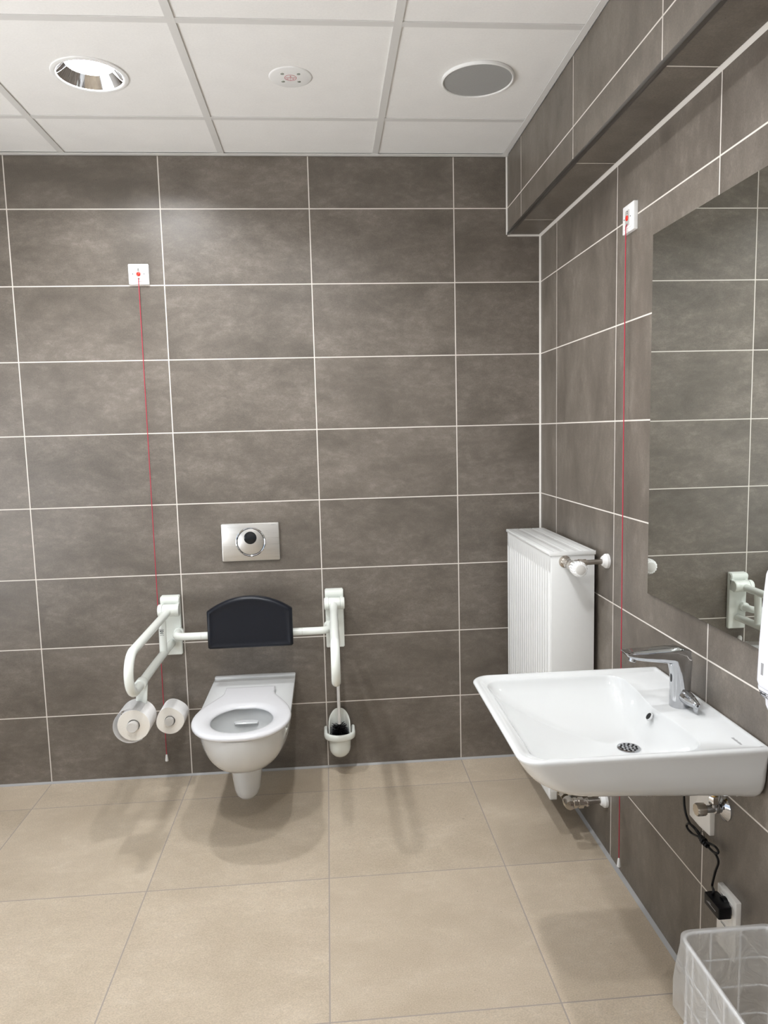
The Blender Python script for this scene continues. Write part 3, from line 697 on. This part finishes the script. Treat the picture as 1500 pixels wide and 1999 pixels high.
# lower lockshield valve
vz = .190; vx = .838; vy = -.776
bm = B(); lathe(bm, [(.018, 0), (.018, .003), (.013, .006), (.013, .05)], (vx, y0+.012, vz-.004), (0, -1, 0), 24); lathe(bm, [(.0155, .018), (.0155, .034)], (vx, y0, vz-.004), (0, -1, 0), 6)
lathe(bm, [(.0165, .058), (.0185, .066), (.0185, .088), (.0165, .096), (.0005, .097)], (vx, y0, vz-.004), (0, -1, 0), 28)
lathe(bm, [(.0165, 0), (.0145, .012), (.0180, .014), (.0180, .024), (.0150, .026), (.0145, .032)], (vx, vy, vz-.003), (1, 0, 0), 24); lathe(bm, [(.0185, .032), (.0185, .048)], (vx, vy, vz-.003), (1, 0, 0), 6); lathe(bm, [(.012, .048), (.012, .060), (.0145, .061), (.0145, .066)], (vx, vy, vz-.003), (1, 0, 0), 24)
obj('return_valve', bm, M['nickel'], t, label='nickel return valve')
bm = B(); cyl(bm, (vx+.064, vy, vz-.002), (XR-.002, vy, vz), .0085, 20); obj('return_pipe', bm, M['pipe'], t, label='dark steel pipe')
bm = B(); lathe(bm, [(.009, .022), (.016, .021), (.021, .014), (.0245, .010), (.0250, .0005)], (XR, vy, vz), (-1, 0, 0), 36); obj('pipe_rosette', bm, M['white'], t, label='white wall rosette')

# ================================================================== WASH BASIN
x0, x1, y0, y1, zr = .4235, XR-.001, -1.692, -1.137, .7915
t = thing('wash_basin', 'large white ceramic wash basin on the right wall below the mirror', 'wash basin', (x1-.27, -1.414, .66))
def bl(fi, si, wi, z, rf, rw): return [Vector((x, y, z)) for x, y in rrect(x0+fi, x1-wi, y0+si, y1-si, [rw, rf, rf, rw], 10, 12)]
def tl(fi, si, z, rf, k): 
    yc, hw = (y0+y1)/2, (y1-y0)/2; out = []
    for p in bl(fi, si, 0, z, rf, .018):
        t_ = max(0, (p.x-x0)/(x1-x0)); g = 1 + (hw/(hw-si)-1)*.72*t_**2.2
        out.append(Vector((p.x, yc+(p.y-yc)*g, p.z-.027*k*t_ + .021*k*t_**3)))
    return out
L = [tl(.20, .16, .665, .10, 1), tl(.130, .098, .675, .10, 1), tl(.092, .060, .686, .092, .95), tl(.068, .035, .699, .084, .85), tl(.046, .018, .7175, .074, .6), tl(.026, .0085, .742, .065, .3), bl(.011, .0045, 0, .765, .057, .010), bl(.003, .001, 0, .779, .052, .008), bl(0, 0, 0, .785, .05, .007), bl(.0012, .001, .001, .7885, .05, .007), bl(.005, .0045, .002, .7910, .048, .006), bl(.010, .009, .003, zr, .046, .006),
     bl(.0155, .014, .008, .7908, .044, .006), bl(.021, .0185, .0095, .7888, .043, .006), bl(.027, .024, .0115, .7848, .042, .006)]
def basin(s, z):
    xe = .846; pts = rrect(x0+.033, xe, y0+.030, y1-.030, [.055, .045, .045, .055], 10, 12); out = []
    dx, dy, dr = .7745, -1.409, .0285; n = len(pts)
    for i, (x, y) in enumerate(pts):
        if x > .80: x -= .014*exp(-((y+1.409)/.085)**2)*(x-.80)/.046
        a = math.atan2(y-dy, x-dx); c = Vector((dx+dr*cos(a), dy+dr*sin(a))); p = Vector((x, y)).lerp(c, s); out.append(Vector((p.x, p.y, z)))
    return out
zdk = .7835
L += [basin(-.012, zdk+.0003), basin(0, zdk-.0008), basin(.010, zdk-.0035), basin(.022, zdk-.0085)]
for s in (.06, .11, .17, .25, .34, .44, .55, .66, .77, .87, .95, 1.0):
    L.append(basin(s, zdk-.0085 - .0985*(1-(1-s)**2.1)**.93))
bm = B(); loft(bm, L, True, True, False)
wb = obj('basin', bm, M['ceramic'], t, angle=75)
bm = B(); zd = zdk-.107; dc = Vector((.7745, -1.409, zd))
lathe(bm, [(.0285, -.004), (.0285, .0022), (.026, .0032), (.020, .0025), (.0003, .0038)], dc, n=48, cap0=False)
dr = obj('drain_strainer', bm, M['chrome'], t, label='chrome drain strainer')
bm = B()
for q, (rr, nn) in enumerate(((0, 1), (.0105, 6), (.0195, 11))):
    for k in range(nn):
        a = 2*pi*k/nn+q*.3; lathe(bm, [(.0027, .0), (.0027, .0044), (.0003, .0045)], dc+Vector((rr*cos(a), rr*sin(a), -.0004)), n=12)
obj('holes', bm, M['dark'], dr, label='dark drain holes')
# overflow opening in the rear wall of the basin
oc = Vector((.8205, -1.418, .762)); on = Vector((-.80, 0, .60))
bm = B(); lathe(bm, [(.0112, -.004), (.0110, .0004), (.0100, .0008), (.0092, .0002), (.0088, -.004)], oc, on, 32, cap0=False, cap1=False); ov = obj('overflow', bm, M['ceramic'], t)
bm = B(); lathe(bm, [(.0090, -.0005), (.0003, -.0004)], oc, on, 32, cap0=False); obj('opening', bm, M['dark'], ov, label='dark overflow opening')
bm = B()
for k in range(9): box(bm, (.922, -1.6135-k*.0042-.0028, zdk+.0002), (.9275+.0012*(k % 3 == 0), -1.6135-k*.0042, zdk+.0012))
obj('lettering', bm, M['printmid'], t, smooth=False)

# tap
t = thing('sensor_tap', 'chrome basin tap with angular spout and side lever, on the basin deck', 'tap', (.902, -1.416, zdk))
def sect(c, right, up, a, b, p=.55):
    c, r, u = Vector(c), Vector(right).normalized(), Vector(up).normalized()
    return [c + r*(a*abs(cos(q))**p*(1 if cos(q) >= 0 else -1)) + u*(b*abs(sin(q))**p*(1 if sin(q) >= 0 else -1)) for q in (2*pi*k/40 for k in range(40))]
ty = -1.416; bm = B()
S_ = [((.9015, zdk), (1, 0), .0245, .0245, .9), ((.9015, zdk+.004), (1, 0), .0245, .0245, .9), ((.9018, .83), (1, 0), .0236, .0235, .85), ((.9022, .865), (1, 0), .0242, .0232, .75), ((.9005, .893), (1, .10), .0275, .0230, .65), ((.8960, .912), (1, .55), .0320, .0228, .58), ((.8800, .9185), (.35, 1), .0225, .0226, .5), ((.8550, .9190), (.12, 1), .0190, .0224, .5), ((.8150, .9205), (.08, 1), .0152, .0218, .5), ((.7850, .9225), (.06, 1), .0122, .0210, .5), ((.7640, .9245), (-.45, 1), .0095, .0200, .5), ((.7575, .9262), (-.7, 1), .0062, .0188, .6)]
loft(bm, [sect((c[0], ty, c[1]), (r[0], 0, r[1]), (0, 1, 0), a, b, p) for c, r, a, b, p in S_])
obj('body', bm, M['chrome'], t, angle=45)
bm = B(); lathe(bm, [(.0095, 0), (.0095, .007), (.0075, .0085), (.0005, .0085)], (.7785, ty, .9125), (-.25, 0, -1), 24); obj('aerator', bm, M['chrome'], t)
bm = B(); prism(bm, [(.0042*cos(2*pi*k/20), .011*sin(2*pi*k/20)) for k in range(20)], 0, .0012, lambda u, v, d: Vector((.8785-d, ty+u, .858+v))); obj('sensor_eye', bm, M['blackgloss'], t, label='small dark sensor eye')
bm = B(); ax = Vector((.10, -1, -.10)).normalized(); o = Vector((.905, ty-.019, .815))
lathe(bm, [(.0165, 0), (.0168, .010), (.0150, .022), (.0120, .036), (.0092, .047), (.0080, .052), (.0062, .0535), (.0005, .0535)], o, ax, 32)
prism(bm, [(-.0045, 0), (.0045, 0), (.0022, -.013), (-.0022, -.013)], .040, .051, lambda u, v, d: o+ax*d+Vector((1, .10, 0)).normalized()*u+Vector((0, 0, 1))*(v-.005), .0008)
lv = obj('lever', bm, M['chrome'], t, angle=50)
bm = B(); lathe(bm, [(.0032, .0533), (.0032, .0541), (.0004, .0542)], o, ax, 16); obj('lever_screw', bm, M['print'], lv)

# below the basin
t = thing('angle_valve', 'chrome angle valve with round rosette under the wash basin', 'angle valve', (XR, -1.515, .563))
ay, az = -1.517, .5635
bm = B(); lathe(bm, [(.031, .0005), (.0305, .003), (.025, .0075), (.014, .0125), (.011, .014)], (XR, ay, az), (-1, 0, 0), 40); obj('rosette', bm, M['chrome'], t)
bm = B(); cyl(bm, (XR-.010, ay, az), (.918, ay, az), .0092, 24, .001); cyl(bm, (XR-.016, ay, az), (XR-.028, ay, az), .0120, 24, .001); cyl(bm, (.940, ay, az), (.940, ay, az+.022), .0085, 20); obj('body', bm, M['chrome'], t)
bm = B(); lathe(bm, [(.0085, 0), (.0150, .004), (.0155, .022), (.0140, .026), (.0005, .0265)], (.922, ay, az), (-1, 0, 0), 48, rfun=lambda a, r, h: 1 if r < .01 else 1-.07*(1 if (a*8/pi) % 2 < .6 else 0)); obj('knob', bm, M['nickel'], t, label='fluted grey knob')
bm = B(); lathe(bm, [(.0118, .014), (.0118, .030), (.0100, .033)], (.940, ay, az), (0, 0, 1), 6); obj('nut', bm, M['nickel'], t)
bm = B(); cyl(bm, (.940, ay, az+.030), (.940, ay, .636), .0078, 18); obj('hose', bm, M['brass'], t, label='brass coloured connection')
bm = B(); prism(bm, rrect(-1.474, -1.372, .4655, .640, [.004, .004, .004, .004], 4, 2), XR-.0005, XR-.0135, lambda u, v, d: Vector((d, u, v)), .004, 3)
tag(obj('cover_plate', bm, M['offwhite'], org=(XR, -1.423, .55)), 'plain white cover plate on the wall under the basin, behind the valve', 'cover plate')

# double socket
sy, sz = -1.5565, .2960
t = thing('double_socket', 'white two-gang wall socket above the waste bin', 'socket', (XR, sy, sz))
P3 = lambda u, v, d: Vector((XR-d, sy-u, sz+v))
bm = B(); prism(bm, rrect(-.0410, .0410, -.0765, .0765, .003, 3, 1), .0004, .0125, P3, .0015); obj('frame', bm, M['offwhite'], t)
for vz_ in (.0357, -.0357):
    bm = B(); a = rrect(-.0278, .0278, vz_-.0278, vz_+.0278, .003, 3, 1); prism(bm, a, .011, .0142, P3, .001)
    so = obj('socket_insert', bm, M['offwhite'], t)
    bm = B(); lathe(bm, [(.0200, .0143), (.0190, .0143)], P3(0, vz_, 0), (-1, 0, 0), 40, cap0=False, cap1=False); lathe(bm, [(.019, .0144), (.0003, .0143)], P3(0, vz_, 0), (-1, 0, 0), 40, cap0=False); obj('well', bm, M['greycap'], so)
    bm = B(); box(bm, P3(-.020, vz_+.0235, .0141), P3(.020, vz_+.0262, .0146)); obj('label_strip', bm, M['greypanel'], so, smooth=False)
    bm = B()
    for k in range(9): box(bm, P3(-.0165+k*.0036, vz_+.0241, .0144), P3(-.0165+k*.0036+.0022, vz_+.0257, .0149))
    obj('print', bm, M['print'], so, smooth=False)
# adapter with cable
t = thing('power_adapter', 'black plug-in power adapter with knotted black cable, in the wall socket', 'power adapter', (.94, sy, .335))
zc = .3425
bm = B(); prism(bm, rrect(.9190, .9525, sy-.0335, sy+.0335, [.006, .003, .003, .006], 4, 2), zc-.0135, zc+.0135, lambda u, v, d: Vector((u, v, d)), .002)
bd = obj('body', bm, M['black'], t)
bm = B(); lathe(bm, [(.0185, .014), (.0185, .020), (.0170, .024)], (XR, sy, zc), (-1, 0, 0), 36); obj('plug', bm, M['black'], t)
bm = B(); box(bm, (.9184, sy-.020, zc-.0022), (.9191, sy+.020, zc-.0010)); box(bm, (.9184, sy+.002, zc+.001), (.9191, sy+.012, zc+.0025)); obj('print', bm, M['printmid'], bd, smooth=False)
bm = B()
cb = [(.932, sy+.018, zc+.0135), (.934, sy+.018, zc+.026)] + [(0.951, -1.5021, 0.3555), (0.951, -1.5142, 0.3983), (0.951, -1.5266, 0.43), (0.951, -1.5167, 0.4423), (0.951, -1.5002, 0.4428), (0.951, -1.4786, 0.4418), (0.951, -1.4588, 0.4436), (0.951, -1.4337, 0.4411), (0.954, -1.3973, 0.428), (0.951, -1.3788, 0.4302), (0.954, -1.3646, 0.4333), (0.951, -1.3834, 0.4485), (0.954, -1.4016, 0.4501), (0.951, -1.428, 0.453), (0.954, -1.4406, 0.4449), (0.951, -1.466, 0.4479), (0.954, -1.487, 0.4534), (0.951, -1.5134, 0.4615), (0.954, -1.52, 0.4547), (0.951, -1.5187, 0.4488), (0.951, -1.5002, 0.4428), (0.951, -1.481, 0.4419), (0.951, -1.4613, 0.4437), (0.951, -1.4385, 0.4467), (0.951, -1.4125, 0.451), (0.951, -1.3887, 0.4514), (0.951, -1.3693, 0.4618), (0.951, -1.3574, 0.481), (0.951, -1.3533, 0.5116), (.952, -1.352, .56), (.953, -1.352, .645)]
tube(bm, spline(cb, 7), .0030, 9); obj('cable', bm, M['black'], t)
bm = B()
for k in range(5):
    o = Vector((.9505, -1.444-k*.0075, .4462-k*.0008)); lathe(bm, [(.0086-.0004*abs(k-2)*3, -.0028), (.0098-.0004*abs(k-2)*3, 0), (.0086-.0004*abs(k-2)*3, .0028)], o, (.05, -1, -.12), 16)
obj('cable_tie', bm, M['black'], t)
bm = B(); tube(bm, [Vector((.9475, -1.457, .455))+Vector((0, -.010*cos(2*pi*k/20), .011*sin(2*pi*k/20)+.004)) for k in range(20)], .0007, 6, closed=True); obj('tie_loop', bm, M['black'], t)

# ================================================================== MIRROR
bm = B(); my0, my1, mz0, mz1 = -1.772, -1.0925, .9965, 2.0085
box(bm, (XR-.0082, my0, mz0), (XR-.0034, my1, mz1)); bm.normal_update()
for f in bm.faces: f.material_index = 1 if f.normal.x < -.5 else 0
tm = thing('mirror', 'tall frameless rectangular wall mirror on the right wall above the basin', 'mirror', (XR, -1.43, mz0))
obj('glass', bm, [M['mirroredge'], M['mirror']], tm, smooth=False)
bm = B(); box(bm, (XR-.0036, my0+.05, mz0+.05), (XR-.0005, my1-.05, mz1-.05)); obj('mount', bm, M['print'], tm, smooth=False)

# ================================================================== SOAP DISPENSER
t = thing('soap_dispenser', 'white wall soap dispenser with small grey window, at the right edge', 'soap dispenser', (XR, -1.82, .95))
ys0, ys1 = -1.895, -1.785; xfz = .862
def disp(z, xfr, ins, r=.016): return [Vector((x, y, z)) for x, y in rrect(xfr, XR-.0006, ys0+ins, ys1-ins, [.004, r, r, .004], 8, 3)]
bm = B(); loft(bm, [disp(.9750, .8660, .0015), disp(.985, .8635, 0), disp(1.06, .8655, 0), disp(1.15, .8705, .0005), disp(1.195, .8745, .001), disp(1.203, .8765, .0025), disp(1.2065, .882, .007)]); obj('housing', bm, M['soap'], t)
bm = B(); loft(bm, [disp(.9325, .905, .020, .012), disp(.942, .885, .010, .014), disp(.956, .8705, .003), disp(.9700, .8655, .001), disp(.9742, .8655, .001)]); obj('push_base', bm, M['soap'], t)
bm = B(); box(bm, (.8638, ys1-.030, 1.000), (.8655, ys1-.022, 1.024), .0004)
obj('level_window', bm, M['printmid'], t, label='small grey level window')
bm = B(); lathe(bm, [(.014, 0), (.0125, .016), (.0085, .026), (.0065, .030)], (.886, ys1-.030, .956), (0, 0, -1), 24); obj('nozzle', bm, M['soap'], t)
bm = B(); lathe(bm, [(.0055, .029), (.0060, .032), (.003, .036), (.0004, .037)], (.886, ys1-.030, .956), (0, 0, -1), 16); obj('soap_drop', bm, M['yellow'], t, label='yellow soap at the nozzle')
bm = B(); xx = .8700
def mark(u0, u1, v0, v1):
    # on the sloping front of the base
    f = lambda v: .8708-(v-.956)*.36
    bm_v = [Vector((f(v)-.0012, ys1-u, v)) for u, v in ((u0, v0), (u1, v0), (u1, v1), (u0, v1))]
    loft(bm, [bm_v, [p+Vector((.0008, 0, 0)) for p in bm_v]])
for u0, u1, v0, v1 in ((.016, .060, .9670, .9676), (.016, .060, .9566, .9572), (.016, .0166, .957, .9675), (.0594, .060, .957, .9675), (.0345, .0350, .957, .9675), (.019, .023, .960, .965), (.0245, .028, .961, .9632), (.0285, .032, .9605, .9645), (.040, .054, .9618, .9628)): mark(u0, u1, v0, v1)
obj('print', bm, M['print'], t, smooth=False)

# ================================================================== WASTE BIN
bx0, bx1, by0, by1, bz = .7465, .9550, -2.090, -1.742, .420
t = thing('wire_bin', 'white wire basket waste bin under the near end of the basin', 'waste bin', ((bx0+bx1)/2, (by0+by1)/2, 0))
def bl2(i, z, r=.030): return [Vector((x, y, z)) for x, y in rrect(bx0+i, bx1-i, by0+i, by1-i, r, 6, 4)]
bm = B(); tube(bm, bl2(0, bz), .0034, 10, closed=True); obj('rim', bm, M['wire'], t)
bm = B()
for z in (.355, .290, .225, .160, .095, .030): tube(bm, bl2(.0016, z), .0018, 6, closed=True)
def vert(x, y): tube(bm, [(x, y, .004), (x, y, bz)], .0021, 8)
for k in range(1, 4):
    x = bx0 + (bx1-bx0)*k/3.2 + .004
    if x < bx1-.02: vert(x, by1); vert(x, by0)
for k in range(1, 6):
    y = by1 - (by1-by0)*k/6; vert(bx0, y); vert(bx1, y)
for k in range(1, 4):
    x = bx0+(bx1-bx0)*k/4; tube(bm, [(x, by0, .030), (x, by1, .030)], .0018, 6)
obj('wire_mesh', bm, M['wire'], t)
for x, y in ((bx0+.012, by1-.012), (bx1-.012, by1-.012), (bx0+.012, by0+.012), (bx1-.012, by0+.012)):
    bm = B(); tube(bm, [(x, y, 0), (x, y, bz-.01)], .0032, 10); obj('corner_post', bm, M['wire'], t)
# bag lining the basket and folded over its rim
bm = B(); n_ = len(bl2(0, 0)); L = []
def wob(p, amp, k): 
    v = noise.noise(Vector((p.x*17, p.y*17, p.z*9+k))); w_ = noise.noise(Vector((p.x*40+5, p.y*40, p.z*22+k))); return amp*(v+.5*w_)
def bag(i, z, amp, k, zamp=0):
    ctr = Vector(((bx0+bx1)/2, (by0+by1)/2, 0)); out = []
    for p in bl2(i, z, .03):
        d = (p-ctr); d.z = 0; d.normalize(); q = p + d*wob(p, amp, k); q.z += wob(p+Vector((3, 1, 0)), zamp, k) if zamp else 0; out.append(q)
    return out
prof = [(.075, .060, .012, 1, .02), (.045, .062, .012, 1, .02), (.020, .085, .010, 2, .01), (.012, .14, .007, 3, 0), (.0095, .20, .006, 4, 0), (.008, .26, .005, 5, 0), (.007, .32, .004, 6, 0), (.0065, .37, .003, 7, 0), (.0055, .405, .0015, 8, 0), (.0042, .4235, 0, 8, 0), (-.0002, .4285, 0, 9, 0), (-.0062, .424, .001, 9, 0), (-.0078, .405, .004, 10, 0), (-.0105, .38, .008, 11, 0), (-.0125, .350, .010, 12, 0), (-.0135, .32, .012, 13, 0), (-.0140, .300, .012, 14, .012), (-.0150, .272, .013, 15, .03)]
loft(bm, [bag(*q) for q in prof], True, True, False)
tag(obj('bin_bag', bm, M['film'], angle=None, org=((bx0+bx1)/2, (by0+by1)/2, .05)), 'cloudy see-through plastic bag lining the wire waste bin', 'bin bag')
